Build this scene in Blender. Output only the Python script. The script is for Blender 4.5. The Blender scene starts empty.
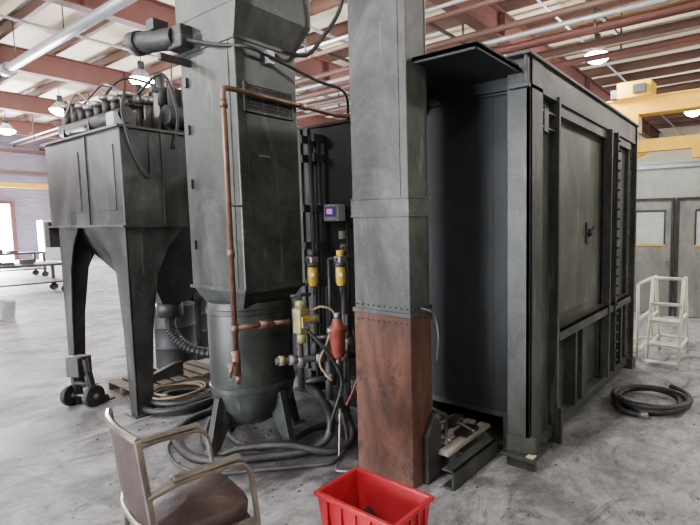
import bpy,bmesh,math,random
from mathutils import Vector,Matrix
random.seed(4)
SC=bpy.context.scene.collection

# ---------------- materials ----------------
def mat(name,c1,c2=None,rough=.6,metal=0,scale=4,stretch=(1,1,1),wear=None,wamt=.62,bump=.1,emit=None,estr=0,spec=.5,detail=6,rvar=.15,dust=None,damt=.5,streak=0,spots=None):
    m=bpy.data.materials.new(name);m.use_nodes=True
    nt=m.node_tree;N=nt.nodes;L=nt.links
    b=N['Principled BSDF']
    c2=c2 or tuple(x*.7 for x in c1)
    tc=N.new('ShaderNodeTexCoord')
    def mapped(st,rot=(0,0,0)):
        mp=N.new('ShaderNodeMapping');mp.inputs['Scale'].default_value=st;mp.inputs['Rotation'].default_value=rot
        L.new(tc.outputs['Object'],mp.inputs['Vector']);return mp.outputs[0]
    def noise(vec,sc,det,ro=.65,dist=0):
        n=N.new('ShaderNodeTexNoise');n.inputs['Scale'].default_value=sc;n.inputs['Detail'].default_value=det;n.inputs['Roughness'].default_value=ro;n.inputs['Distortion'].default_value=dist
        L.new(vec,n.inputs['Vector']);return n.outputs[0]
    def ramp(src,p0,p1,k0,k1):
        r=N.new('ShaderNodeValToRGB');r.color_ramp.elements[0].position=p0;r.color_ramp.elements[1].position=p1
        r.color_ramp.elements[0].color=k0;r.color_ramp.elements[1].color=k1;L.new(src,r.inputs[0]);return r.outputs[0]
    def mix(fac,a,bb,mode='MIX'):
        mx=N.new('ShaderNodeMixRGB');mx.blend_type=mode
        if isinstance(fac,float):mx.inputs['Fac'].default_value=fac
        else:L.new(fac,mx.inputs['Fac'])
        L.new(a,mx.inputs['Color1'])
        if isinstance(bb,tuple):mx.inputs['Color2'].default_value=bb
        else:L.new(bb,mx.inputs['Color2'])
        return mx.outputs[0]
    B4=(0,0,0,1);W4=(1,1,1,1)
    v=mapped(stretch)
    n=noise(v,scale,detail)
    col=ramp(n,.32,.68,(*c2,1),(*c1,1))
    if wear:
        col=mix(ramp(noise(v,scale*2.7,9,.75),wamt-.03,wamt+.05,B4,W4),col,(*wear,1))
    if dust:
        d=noise(mapped((1,1,.75)),1.7,11,.72,.8)
        col=mix(ramp(d,.46,.66,B4,(damt,damt,damt,1)),col,(*dust,1))
        d2=noise(mapped((7,7,.7),(.35,.25,0)),1.3,4,.6,1.2)
        col=mix(ramp(d2,.63,.70,B4,(.55,.55,.55,1)),col,(*dust,1))
        d5=noise(mapped((.8,.8,6),(.2,-.3,0)),1.5,4,.6,1.2)
        col=mix(ramp(d5,.66,.72,B4,(.4,.4,.4,1)),col,(*dust,1))
        d4=noise(mapped((1,1,1)),45,3,.6)
        col=mix(ramp(d4,.60,.70,B4,(.4,.4,.4,1)),col,(*dust,1))
    if spots:
        d6=noise(mapped((1,1,.8)),4,10,.8,.5)
        col=mix(ramp(d6,.53,.60,B4,W4),col,(*spots,1))
    if streak:
        d3=noise(mapped((1,1,.5)),2.1,8,.7,1)
        g0=1-streak
        col=mix(1.0,col,ramp(d3,.40,.56,(g0,g0,g0,1),W4),'MULTIPLY')
    L.new(col,b.inputs['Base Color'])
    b.inputs['Metallic'].default_value=metal
    b.inputs['Specular IOR Level'].default_value=spec
    mr=N.new('ShaderNodeMapRange');mr.inputs['To Min'].default_value=max(.05,rough-rvar);mr.inputs['To Max'].default_value=min(1,rough+rvar)
    L.new(n,mr.inputs['Value']);L.new(mr.outputs[0],b.inputs['Roughness'])
    if bump:
        bp=N.new('ShaderNodeBump');bp.inputs['Strength'].default_value=bump;bp.inputs['Distance'].default_value=.02
        L.new(n,bp.inputs['Height']);L.new(bp.outputs[0],b.inputs['Normal'])
    if emit:
        b.inputs['Emission Color'].default_value=(*emit,1);b.inputs['Emission Strength'].default_value=estr
    return m
def siding(name,c1,c2,axis,freq):
    m=mat(name,c1,c2,rough=.6,scale=.8,bump=0)
    nt=m.node_tree;N=nt.nodes;L=nt.links;b=N['Principled BSDF']
    tc=N.new('ShaderNodeTexCoord');w=N.new('ShaderNodeTexWave');w.bands_direction=axis;w.inputs['Scale'].default_value=freq
    L.new(tc.outputs['Object'],w.inputs['Vector'])
    bp=N.new('ShaderNodeBump');bp.inputs['Strength'].default_value=.5;bp.inputs['Distance'].default_value=.04
    L.new(w.outputs[1],bp.inputs['Height']);L.new(bp.outputs[0],b.inputs['Normal'])
    return m
M={}
M['tower']=mat('dusty_grey_paint',(.043,.051,.046),(.019,.024,.023),rough=.42,scale=2.2,stretch=(1,1,.7),wear=(.15,.16,.14),wamt=.70,bump=.05,dust=(.14,.148,.13),damt=.5,streak=.5,spec=.45)
M['wall']=mat('black_green_paint',(.021,.025,.028),(.013,.016,.018),rough=.6,scale=1.6,stretch=(1,1,.7),wear=(.05,.055,.06),wamt=.73,bump=.03,dust=(.04,.045,.046),damt=.35,streak=.2,spec=.3,rvar=.1)
M['frame']=mat('worn_frame_paint',(.040,.047,.042),(.018,.022,.021),rough=.5,scale=4,wear=(.16,.16,.14),wamt=.65,bump=.06,dust=(.13,.13,.11),damt=.45,streak=.35,spec=.4)
M['panel']=mat('door_panel_paint',(.085,.092,.075),(.045,.05,.042),rough=.5,scale=2.0,stretch=(1,1,.7),wear=(.17,.17,.14),wamt=.70,bump=.05,dust=(.18,.18,.145),damt=.5,streak=.45,spec=.4)
M['coll']=mat('collector_paint',(.038,.041,.041),(.017,.019,.019),rough=.38,scale=2.2,stretch=(1,1,.7),wear=(.16,.15,.14),wamt=.68,bump=.05,dust=(.15,.146,.135),damt=.5,streak=.5,spec=.45)
M['column']=mat('duct_paint',(.066,.071,.067),(.032,.036,.034),rough=.4,scale=3,stretch=(1,1,.7),wear=(.20,.20,.18),wamt=.68,bump=.05,dust=(.18,.18,.168),damt=.5,streak=.45,spec=.4)
M['rust']=mat('rust_red_primer',(.16,.062,.036),(.07,.032,.024),rough=.75,scale=3.5,stretch=(1,1,.8),wear=(.03,.024,.024),wamt=.60,bump=.2,dust=(.14,.10,.08),damt=.5,streak=.5,spots=(.042,.027,.022),spec=.3)
M['black']=mat('black_rubber',(.012,.012,.013),(.006,.006,.006),rough=.55,scale=8,dust=(.06,.06,.055),damt=.4)
M['hoserub']=mat('hose_rubber',(.013,.013,.014),(.008,.008,.008),rough=.5,scale=8)
M['dark']=mat('dark_steel',(.03,.03,.032),(.012,.012,.013),rough=.5,scale=10,wear=(.1,.09,.08),wamt=.66,dust=(.12,.11,.1),damt=.4)
M['drum']=mat('drum_paint',(.022,.022,.023),(.012,.012,.013),rough=.6,scale=6,wear=(.08,.05,.035),wamt=.66)
M['steel']=mat('bare_steel',(.35,.34,.33),(.16,.15,.15),rough=.4,metal=.7,scale=12)
M['gal']=mat('galvanised',(.45,.46,.47),(.3,.3,.32),rough=.45,metal=.5,scale=8)
M['copper']=mat('copper_pipe',(.24,.14,.095),(.12,.075,.055),rough=.4,metal=.6,scale=9)
M['brass']=mat('brass_valve',(.36,.34,.14),(.17,.16,.09),rough=.5,metal=.3,scale=14)
M['yellow']=mat('yellow_plastic',(.55,.36,.02),(.35,.22,.02),rough=.4,scale=10)
M['cyellow']=mat('crane_yellow_paint',(.72,.40,.008),(.58,.31,.008),rough=.5,scale=3,spec=.3)
M['redcan']=mat('red_filter_paint',(.25,.045,.03),(.11,.03,.02),rough=.45,scale=12)
M['red']=mat('red_plastic',(.46,.012,.025),(.32,.01,.02),rough=.4,scale=6,wear=(.25,.05,.05),wamt=.66,dust=(.3,.08,.07),damt=.4)
M['vinyl']=mat('brown_vinyl',(.065,.038,.034),(.033,.02,.019),rough=.5,scale=20,bump=.25,dust=(.12,.09,.08),damt=.4)
M['alu']=mat('brushed_aluminium',(.34,.31,.26),(.17,.15,.13),rough=.35,metal=.75,scale=10)
M['cream']=mat('cream_paint',(.72,.69,.56),(.58,.55,.42),rough=.55,scale=6)
M['beam']=mat('oxide_red_beam_paint',(.125,.045,.036),(.08,.032,.027),rough=.65,scale=1.2,spec=.3)
M['purlin']=mat('purlin_paint',(.11,.055,.04),(.075,.04,.03),rough=.6,scale=1.2,spec=.3)
M['wood']=mat('weathered_wood',(.20,.17,.135),(.08,.07,.06),rough=.85,scale=6,stretch=(.3,3,3),bump=.3)
M['palewood']=mat('pale_dusty_boards',(.40,.38,.35),(.20,.19,.17),rough=.85,scale=6,stretch=(.5,3,3),bump=.3)
M['white']=mat('white_plastic',(.6,.62,.65),(.5,.52,.55),rough=.4)
M['blue']=mat('blue_label',(.04,.12,.5),(.03,.1,.4),rough=.4)
M['screen']=mat('display_screen',(.1,.03,.08),rough=.2,bump=0,emit=(1,.2,.5),estr=1.0)
M['hosetan']=mat('tan_hose',(.28,.2,.11),(.18,.13,.08),rough=.6)
M['lamp']=mat('lamp_glow',(1,1,1),bump=0,emit=(1,1,1),estr=80)
M['day']=mat('daylight_opening',(1,1,1),bump=0,emit=(.94,.92,1),estr=24)
M['glass']=mat('frosted_glass',(.5,.53,.52),(.42,.45,.44),rough=.25)
M['office']=mat('office_wall_paint',(.38,.40,.35),(.25,.27,.24),rough=.6,scale=1.6,wear=(.42,.36,.12),wamt=.67,dust=(.42,.41,.35),damt=.4,streak=.2)
M['door']=mat('grey_door_paint',(.27,.285,.255),(.18,.19,.17),rough=.55,scale=3,wear=(.45,.36,.06),wamt=.62,streak=.3)
M['ceil']=mat('ceiling_insulation',(.92,.82,.63),(.78,.69,.52),rough=.8,scale=.5,stretch=(1,.3,1),bump=.0)
M['siding_r']=siding('pale_siding',(.52,.47,.35),(.40,.36,.27),'Y',3)
M['siding_l']=siding('grey_violet_siding',(.20,.175,.24),(.14,.125,.175),'Z',2.5)

def floor_mat():
    m=bpy.data.materials.new('concrete_floor');m.use_nodes=True
    nt=m.node_tree;N=nt.nodes;L=nt.links;b=N['Principled BSDF']
    tc=N.new('ShaderNodeTexCoord')
    def noise(sc,det,ro,dist=0,st=(1,1,1),loc=(0,0,0)):
        mp=N.new('ShaderNodeMapping');mp.inputs['Scale'].default_value=st;mp.inputs['Location'].default_value=loc;L.new(tc.outputs['Object'],mp.inputs['Vector'])
        n=N.new('ShaderNodeTexNoise');n.inputs['Scale'].default_value=sc;n.inputs['Detail'].default_value=det;n.inputs['Roughness'].default_value=ro;n.inputs['Distortion'].default_value=dist
        L.new(mp.outputs[0],n.inputs['Vector']);return n.outputs[0]
    def ramp(src,p0,p1,k0,k1,tint=1.0):
        r=N.new('ShaderNodeValToRGB');r.color_ramp.elements[0].position=p0;r.color_ramp.elements[1].position=p1
        r.color_ramp.elements[0].color=(k0,k0,k0*tint,1);r.color_ramp.elements[1].color=(k1,k1,k1*tint,1);L.new(src,r.inputs[0]);return r.outputs[0]
    def mul(a,c,f=1.0):
        mx=N.new('ShaderNodeMixRGB');mx.blend_type='MULTIPLY';mx.inputs['Fac'].default_value=f
        L.new(a,mx.inputs['Color1']);L.new(c,mx.inputs['Color2']);return mx.outputs[0]
    base=ramp(noise(.45,8,.6,.6),.38,.60,.29,.43,1.06)
    col=mul(base,ramp(noise(1.3,12,.78,1.2),.42,.56,.50,1))
    col=mul(col,ramp(noise(5,12,.8),.38,.58,.55,1))
    col=mul(col,ramp(noise(1.1,9,.7,2.5,(1,1.8,1),(3,1,0)),.38,.45,.52,1))
    col=mul(col,ramp(noise(22,6,.7),.35,.5,.68,1))
    col=mul(col,ramp(noise(2.6,7,.65,.6,(1,1,1),(7,2,0)),.33,.365,.42,1))
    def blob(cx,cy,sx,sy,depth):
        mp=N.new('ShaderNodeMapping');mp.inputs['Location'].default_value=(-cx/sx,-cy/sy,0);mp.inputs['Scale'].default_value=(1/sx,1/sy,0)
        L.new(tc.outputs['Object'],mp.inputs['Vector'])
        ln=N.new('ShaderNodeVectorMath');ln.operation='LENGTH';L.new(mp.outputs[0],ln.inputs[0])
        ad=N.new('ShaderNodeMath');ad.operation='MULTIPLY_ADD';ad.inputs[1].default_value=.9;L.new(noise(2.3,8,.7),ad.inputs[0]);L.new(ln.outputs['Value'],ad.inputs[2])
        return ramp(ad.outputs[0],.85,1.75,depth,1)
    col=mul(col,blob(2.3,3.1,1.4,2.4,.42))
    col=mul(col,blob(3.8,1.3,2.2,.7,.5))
    L.new(col,b.inputs['Base Color'])
    rr=ramp(noise(1.6,8,.7,1),.3,.7,.45,.75);L.new(rr,b.inputs['Roughness'])
    bp=N.new('ShaderNodeBump');bp.inputs['Strength'].default_value=.08;bp.inputs['Distance'].default_value=.02
    L.new(noise(9,8,.7),bp.inputs['Height']);L.new(bp.outputs[0],b.inputs['Normal'])
    return m
M['floor']=floor_mat()

# ---------------- geometry helpers ----------------
def newmesh(name,verts,faces,mt,parent=None,loc=(0,0,0),smooth=False,bevel=0,seg=2):
    me=bpy.data.meshes.new(name)
    me.from_pydata([tuple(v) for v in verts],[],faces);me.update()
    bm=bmesh.new();bm.from_mesh(me);bmesh.ops.recalc_face_normals(bm,faces=bm.faces)
    bm.to_mesh(me);bm.free()
    if smooth:
        for p in me.polygons:p.use_smooth=True
    me.materials.append(M[mt] if isinstance(mt,str) else mt)
    o=bpy.data.objects.new(name,me);SC.objects.link(o);o.location=loc
    if parent:o.parent=parent
    if bevel:
        b=o.modifiers.new('bevel','BEVEL');b.width=bevel;b.segments=seg;b.limit_method='ANGLE'
    return o
BF=[(0,1,2,3),(7,6,5,4),(0,4,5,1),(1,5,6,2),(2,6,7,3),(3,7,4,0)]
def bverts(x,y,z):
    return [(x[0],y[0],z[0]),(x[1],y[0],z[0]),(x[1],y[1],z[0]),(x[0],y[1],z[0]),(x[0],y[0],z[1]),(x[1],y[0],z[1]),(x[1],y[1],z[1]),(x[0],y[1],z[1])]
def frustum(x0,y0,z0,x1,y1,z1):
    a=bverts(x0,y0,(z0,z0));b=bverts(x1,y1,(z1,z1));return a[:4]+b[4:]
def sweep(pts,r,seg=10,r2=None,ridge=0):
    V=[];F=[];n=len(pts);pts=[Vector(p) for p in pts]
    up=None
    for i,p in enumerate(pts):
        t=(pts[min(i+1,n-1)]-pts[max(i-1,0)]).normalized()
        if up is None:
            up=Vector((0,0,1)) if abs(t.z)<.9 else Vector((1,0,0))
        s=t.cross(up)
        if s.length<1e-4:s=t.cross(Vector((.3,.9,.1)))
        s.normalize();up=s.cross(t).normalized()
        rr=r if r2 is None else r+(r2-r)*i/(n-1)
        if ridge:rr*=1+(ridge if i%2 else -ridge)
        for k in range(seg):
            a=2*math.pi*k/seg
            V.append(p+s*math.cos(a)*rr+up*math.sin(a)*rr)
    for i in range(n-1):
        for k in range(seg):
            k2=(k+1)%seg
            F.append((i*seg+k,i*seg+k2,(i+1)*seg+k2,(i+1)*seg+k))
    F.append(tuple(range(seg)));F.append(tuple(range((n-1)*seg,n*seg)))
    return V,F
def catmull(P,n=8):
    P=[Vector(p) for p in P];Q=[2*P[0]-P[1]]+P+[2*P[-1]-P[-2]];out=[]
    for i in range(1,len(Q)-2):
        for k in range(n):
            t=k/n
            out.append(.5*((2*Q[i])+(Q[i+1]-Q[i-1])*t+(2*Q[i-1]-5*Q[i]+4*Q[i+1]-Q[i+2])*t*t+(-Q[i-1]+3*Q[i]-3*Q[i+1]+Q[i+2])*t**3))
    out.append(P[-1]);return out
def fillet(P,R=.05,n=6):
    P=[Vector(p) for p in P];out=[P[0]]
    for i in range(1,len(P)-1):
        a=P[i-1]-P[i];b=P[i+1]-P[i];d=min(R,a.length*.45,b.length*.45)
        s=P[i]+a.normalized()*d;e=P[i]+b.normalized()*d
        for k in range(n+1):
            t=k/n;out.append((1-t)**2*s+2*t*(1-t)*P[i]+t*t*e)
    out.append(P[-1]);return out
ID=lambda v:Vector(v)
T=ID   # survey correction used while laying out each machine
class G:
    def __init__(s,name,loc=(0,0,0),rot=0,world=True):
        s.T=T if world else ID
        loc=s.T(loc) if world else Vector(loc)
        s.e=bpy.data.objects.new(name,None);SC.objects.link(s.e);s.e.location=loc;s.e.rotation_euler=(0,0,rot)
        s.e.empty_display_size=.1
        s.off=Vector(loc) if world else Vector((0,0,0))
    def mesh(s,n,V,F,m,raw=False,**k):
        return newmesh(n,[(Vector(v) if raw else s.T(v))-s.off for v in V],F,m,parent=s.e,**k)
    def box(s,n,m,x,y,z,bevel=.003,**k):
        return s.mesh(n,bverts(x,y,z),BF,m,bevel=bevel,**k)
    def boxes(s,n,m,L,bevel=0):
        V=[];F=[]
        for (x,y,z) in L:
            o=len(V);V+=bverts(x,y,z);F+=[tuple(i+o for i in f) for f in BF]
        return s.mesh(n,V,F,m,bevel=bevel)
    def fr(s,n,m,x0,y0,z0,x1,y1,z1,bevel=.003):
        return s.mesh(n,frustum(x0,y0,z0,x1,y1,z1),BF,m,bevel=bevel)
    def cyl(s,n,m,p0,p1,r,r2=None,seg=20,bevel=0):
        V,F=sweep([s.T(p0),s.T(p1)],r,seg,r2);o=s.mesh(n,V,F,m,raw=True,bevel=bevel)
        for p in o.data.polygons:
            if len(p.vertices)==4:p.use_smooth=True
        return o
    def cyls(s,n,m,L,seg=12):
        V=[];F=[]
        for (p0,p1,r) in L:
            v,f=sweep([s.T(p0),s.T(p1)],r,seg);o=len(V);V+=v;F+=[tuple(i+o for i in q) for q in f]
        ob=s.mesh(n,V,F,m,raw=True)
        for p in ob.data.polygons:
            if len(p.vertices)==4:p.use_smooth=True
        return ob
    def tube(s,n,m,P,r,R=None,seg=10,k=8,ridge=0):
        P=[s.T(p) for p in P]
        pts=fillet(P,R) if R else catmull(P,k)
        V,F=sweep(pts,r,seg,ridge=ridge);o=s.mesh(n,V,F,m,raw=True)
        for p in o.data.polygons:
            if len(p.vertices)==4:p.use_smooth=not ridge
        return o
    def rev(s,n,m,prof,c,seg=40):
        V=[];F=[];k=len(prof)
        for i in range(seg):
            a=2*math.pi*i/seg
            for r,z in prof:
                cc=s.T((c[0],c[1],c[2]+z));V.append((cc[0]+r*math.cos(a),cc[1]+r*math.sin(a),cc[2]))
        for i in range(seg):
            j=(i+1)%seg
            for q in range(k-1):F.append((i*k+q,j*k+q,j*k+q+1,i*k+q+1))
        o=s.mesh(n,V,F,m,raw=True)
        bm=bmesh.new();bm.from_mesh(o.data);bmesh.ops.remove_doubles(bm,verts=bm.verts,dist=1e-5);bmesh.ops.recalc_face_normals(bm,faces=bm.faces);bm.to_mesh(o.data);bm.free()
        for p in o.data.polygons:p.use_smooth=True
        e=o.modifiers.new('es','EDGE_SPLIT');e.split_angle=math.radians(40)
        return o
    def prism(s,n,m,poly,ax,c0,c1,bevel=0):
        def mk(p,c):
            return {'x':(c,p[0],p[1]),'y':(p[0],c,p[1]),'z':(p[0],p[1],c)}[ax]
        k=len(poly);V=[mk(p,c0) for p in poly]+[mk(p,c1) for p in poly]
        F=[tuple(range(k)),tuple(range(2*k-1,k-1,-1))]+[(i,(i+1)%k,(i+1)%k+k,i+k) for i in range(k)]
        return s.mesh(n,V,F,m,bevel=bevel)

# ---------------- room shell ----------------
A0,A1,B0,B1,H=-12,28,-12,31,6.8
newmesh('floor',bverts((A0,A1),(B0,B1),(-.1,0)),BF,'floor')
newmesh('ceiling',bverts((A0,A1),(B0,B1),(H,H+.1)),BF,'ceil')
newmesh('wall_east',bverts((A1,A1+.1),(B0,B1),(0,H)),BF,'siding_r')
newmesh('wall_west',bverts((A0-.1,A0),(B0,B1),(0,H)),BF,'siding_r')
newmesh('wall_north',bverts((A0,A1),(B1,B1+.1),(0,H)),BF,'siding_l')
newmesh('wall_south',bverts((A0,A1),(B0-.1,B0),(0,H)),BF,'siding_r')
def rollup(name,x,y,z,fr):
    g=G(name,((x[0]+x[1])/2,(y[0]+y[1])/2,0))
    g.box('daylight_opening','day',x,y,z,bevel=0)
    g.boxes('door_frame','beam',fr)
rollup('door_1',(3.2,7.25),(30.9,30.98),(0,2.7),[((3.05,3.2),(30.8,30.99),(0,2.85)),((7.25,7.4),(30.8,30.99),(0,2.85)),((3.2,7.25),(30.8,30.99),(2.7,2.85))])
rollup('added_west_door',(-11.98,-11.9),(3,9),(0,4.2),[((-11.99,-11.8),(2.8,3),(0,4.4)),((-11.99,-11.8),(9,9.2),(0,4.4)),((-11.99,-11.8),(3,9),(4.2,4.4))])  # unseen glowing doorway, added to throw light in from the west

def hbeam_x(name,y,zb,h,w):
    g=G(name,(7,y,zb))
    t=.03
    g.boxes('web_and_flanges','beam',[((A0+.01,A1-.01),(y-w/2,y+w/2),(zb,zb+t)),((A0+.01,A1-.01),(y-w/2,y+w/2),(zb+h-t,zb+h)),((A0+.01,A1-.01),(y-.012,y+.012),(zb+t,zb+h-t))])
    st=[((x-.01,x+.01),(y-w/2,y+w/2),(zb+t,zb+h-t)) for x in range(-11,28,3)]
    g.boxes('stiffeners','beam',st)
for i,y in enumerate([-6.3,-.4,5.5,11.4,17.3,23.2,29.0]):
    hbeam_x('ceiling_beam',y,5.8,.62,.3)
g=G('ceiling_purlins',(7,10,6.2))
L=[]
x=A0+.4
while x<A1-.3:
    L.append(((x-.008,x+.008),(B0+.01,B1-.01),(6.43,6.67)));L.append(((x,x+.09),(B0+.01,B1-.01),(6.43,6.445)));L.append(((x-.09,x),(B0+.01,B1-.01),(6.655,6.67)))
    x+=1.2
g.boxes('purlin_rows','purlin',L)
g=G('overhead_pipes',(10,8,5.4))
for i,(x,z,r,m) in enumerate([(8.6,5.45,.06,'purlin'),(9.0,5.4,.05,'gal'),(9.4,5.35,.07,'beam'),(9.8,5.45,.05,'purlin'),(10.2,5.35,.08,'purlin'),(10.5,5.4,.06,'gal'),(10.9,5.3,.07,'beam'),(7.6,5.5,.05,'purlin'),(7.35,5.55,.035,'gal')]):
    g.cyl('pipe_%d'%i,m,(x,B0+.1,z),(x,B1-.1,z),r,seg=12)
g.boxes('hangers','dark',[((7.2,11.1),(y-.03,y+.03),(5.6,5.66)) for y in range(-9,29,3)]+[((xx,xx+.03),(y-.02,y+.02),(5.3,6.42)) for y in range(-9,29,3) for xx in (7.3,9.2,11.0)])
g=G('tube_heater',(3.85,12,5.4))
g.cyl('tube','gal',(3.85,8.3,5.4),(3.85,15.5,5.4),.095);g.cyl('end_box','gal',(3.85,15.5,5.4),(3.85,15.85,5.4),.14)
g.cyls('hangers','dark',[((3.85,y,5.45),(3.85,y,6.42),.012) for y in (9,12,15)])
g=G('ceiling_conduit',(6,4,6.1))
g.cyls('conduit','gal',[((A0+.1,yy,z),(A1-.1,yy,z),r) for yy,z,r in [(4.2,6.1,.03),(9.0,6.05,.04),(14.0,6.1,.03)]])

def lamp(x,y,power):
    g=G('high_bay_lamp',(x,y,5.6))
    g.rev('reflector','gal',[(.05,.28),(.1,.26),(.22,.1),(.26,0),(.25,0),(.2,.1),(.08,.24),(.0,.24)],(x,y,5.62),seg=24)
    g.rev('lens','lamp',[(0,-.17),(.13,-.16),(.25,-.09),(.30,.0),(.27,.03),(0,.04)],(x,y,5.6),seg=24)
    g.cyl('ballast','dark',(x,y,5.88),(x,y,6.1),.08);g.cyl('hook','dark',(x,y,6.1),(x,y,6.42),.012)
    li=bpy.data.lights.new('lamp_light','POINT');li.energy=power;li.shadow_soft_size=.2;li.color=(1,.98,.95)
    lo=bpy.data.objects.new('lamp_light',li);SC.objects.link(lo);lo.parent=g.e;lo.location=(0,0,-.45)
for x,y0 in ((-2,-3.4),(6.4,-3.4),(11.7,-2.3),(19.5,-3.4)):
    for k in range(6):
        lamp(x,y0+k*6.05,440)

def area(name,loc,rot,sx,sy,e,col):
    li=bpy.data.lights.new(name,'AREA');li.shape='RECTANGLE';li.size=sx;li.size_y=sy;li.energy=e;li.color=col
    o=bpy.data.objects.new(name,li);SC.objects.link(o);o.location=loc;o.rotation_euler=rot
area('added_light_west',(-11.7,6,2.1),(0,math.radians(-90),0),4.2,6,2200,(.88,.92,1))  # added area lamp at the unseen west doorway, lights the machines' left faces
area('daylight_north',(5.2,30.7,1.4),(math.radians(-90),0,0),3.8,2.6,8500,(.92,.90,1))

# ---------------- blast booth ----------------
T=lambda v:Vector((v[0]-.08+(v[0]-2.86)*.06 if v[0]>2.7 else v[0]-.08,v[1]+.13,v[2]*1.065))
g=G('blast_booth',(4.1,2.9,0))
g.box('body','wall',(2.86,5.24),(1.28,4.12),(.29,2.29))
g.box('base_skid','dark',(3.2,5.22),(1.3,4.1),(0,.29))
g.boxes('base_channels','frame',[((2.87,2.93),(1.3,4.12),(.0,.03)),((2.87,2.89),(1.3,4.12),(.25,.29))]+[((2.88,3.2),(b,b+.05),(.03,.29)) for b in (1.34,2.0,2.7,3.4)])
g.box('roof_lip','wall',(2.845,5.26),(1.26,4.14),(2.275,2.30))
g.boxes('wall_flanges','frame',[((2.835,2.9),(b-.025,b+.025),(.27,2.28)) for b in (3.3,3.4)])
g.boxes('wall_seams','wall',[((2.857,2.9),(b-.002,b+.002),(.29,2.28)) for b in (1.45,2.6)])
g.boxes('corner_angle','wall',[((2.84,2.87),(1.24,1.34),(.1,2.32))],bevel=.003)
FB=1.16
g.boxes('front_frame','frame',[
 ((2.78,2.81),(FB-.02,1.3),(.1,2.44)),
 ((2.78,2.96),(FB-.02,FB+.01),(.1,2.44)),
 ((2.96,3.24),(FB+.03,1.3),(.1,2.40)),
 ((3.185,3.215),(FB-.035,1.24),(.05,2.30)),
 ((2.75,5.30),(FB-.02,1.28),(2.27,2.30)),((2.75,5.30),(FB-.015,FB+.01),(2.29,2.45)),((2.73,5.31),(FB-.04,1.28),(2.445,2.465)),
 ((5.12,5.26),(FB+.02,1.3),(.1,2.30)),((5.25,5.28),(FB-.03,1.3),(.05,2.44)),
 ((2.95,5.28),(FB,1.3),(.05,.13)),
 ((4.34,4.37),(FB-.045,1.3),(.14,2.28)),((4.34,4.56),(FB+.03,FB+.05),(.14,2.28)),((4.53,4.56),(FB-.045,1.3),(.14,2.28)),
 ],bevel=.004)
g.boxes('door_rails','frame',[((3.23,5.12),(FB-.03,1.3),(.76,.785)),((3.23,5.12),(FB-.03,FB-.01),(.70,.785)),((3.23,5.12),(FB+.0,1.3),(2.2,2.28)),
  ((3.23,3.27),(FB+.02,1.3),(.14,.75)),((3.60,3.64),(FB-.01,1.3),(.13,.72)),((3.75,3.82),(FB-.01,1.3),(.13,.72)),((4.85,4.9),(FB-.01,1.3),(.13,.72))],bevel=.003)
g.box('door_panel_left','panel',(3.23,4.35),(FB+.06,1.31),(.78,2.22))
g.box('door_panel_right','panel',(4.56,5.13),(FB+.06,1.31),(.78,2.22))
g.box('door_panel_lower','frame',(3.23,5.13),(FB+.08,1.31),(.13,.78))
g.box('door_panel_lip','panel',(3.34,4.27),(FB+.052,FB+.12),(.84,2.15),bevel=.004)
bl=[]
for i in range(24):
    z=.25+i*.085
    bl+=[((4.545,FB-.065,z),(4.545,FB-.035,z),.012),((5.2,FB+.03,z),(5.2,FB+.005,z),.011)]
g.cyls('frame_bolts','dark',bl,seg=6)
g.box('latch_plate','dark',(3.95,4.03),(FB+.035,FB+.055),(1.33,1.5));g.cyl('latch_handle','black',(3.99,FB+.04,1.38),(3.99,FB-.01,1.47),.012)
g.cyl('latch_boss','black',(3.99,FB+.05,1.42),(3.99,FB+.0,1.42),.03)
g.boxes('foot_brackets','frame',[((2.72,2.98),(FB-.08,1.32),(.08,.1)),((2.77,2.80),(FB-.06,1.3),(0,.2)),((3.2,3.23),(FB-.06,1.3),(0,.25)),((5.15,5.3),(FB-.05,1.3),(0,.1))])
g.boxes('foot_label','cream',[((2.73,2.78),(FB-.07,FB-.02),(.101,.106))])
g.boxes('wire_bracket','frame',[((2.96,3.19),(FB-.01,FB+.0),(2.18,2.19)),((2.96,3.19),(FB-.01,FB+.0),(2.08,2.09)),((3.0,3.06),(FB-.012,FB+.032),(2.06,2.2))])
g.boxes('canopy','wall',[((2.25,2.86),(1.2,2.05),(2.36,2.385)),((2.25,2.262),(1.2,2.05),(2.35,2.385)),((2.25,2.75),(1.2,1.21),(2.35,2.395))],bevel=.002)
g.prism('canopy_gusset','wall',[(2.35,2.36),(2.87,2.36),(2.87,2.22)],'y',2.0,2.02)
g.boxes('canopy_riser','wall',[((2.82,2.86),(1.25,2.05),(2.29,2.37))])
g.boxes('wall_lugs','frame',[((2.76,2.86),(b,b+.03),(z,z+.06)) for b in (3.1,3.25) for z in (1.0,1.3,1.6,2.0,2.15)])
g.cyls('wall_conduit','dark',[((2.82,3.12,.5),(2.82,3.12,2.2),.015),((2.82,3.22,.2),(2.82,3.22,2.2),.02),((2.82,2.8,.6),(2.82,2.8,1.5),.012)])

T=lambda v:Vector((v[0]-.08,v[1]+.28,v[2]*1.055))
g=G('control_display',(2.8,2.79,1.6))
g.box('case','white',(2.77,2.86),(2.71,2.87),(1.54,1.67),bevel=.01)
g.box('label','gal',(2.765,2.77),(2.715,2.865),(1.545,1.665),bevel=0)
g.box('blue_band','blue',(2.76,2.766),(2.73,2.85),(1.575,1.655),bevel=0)
g.box('screen','screen',(2.755,2.761),(2.76,2.82),(1.595,1.635),bevel=0)
g=G('wall_tag',(2.85,2.72,1.4));g.box('tag','white',(2.83,2.86),(2.72,2.77),(1.40,1.46));g.box('tag_lower','white',(2.835,2.86),(2.72,2.76),(1.3,1.36))

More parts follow.
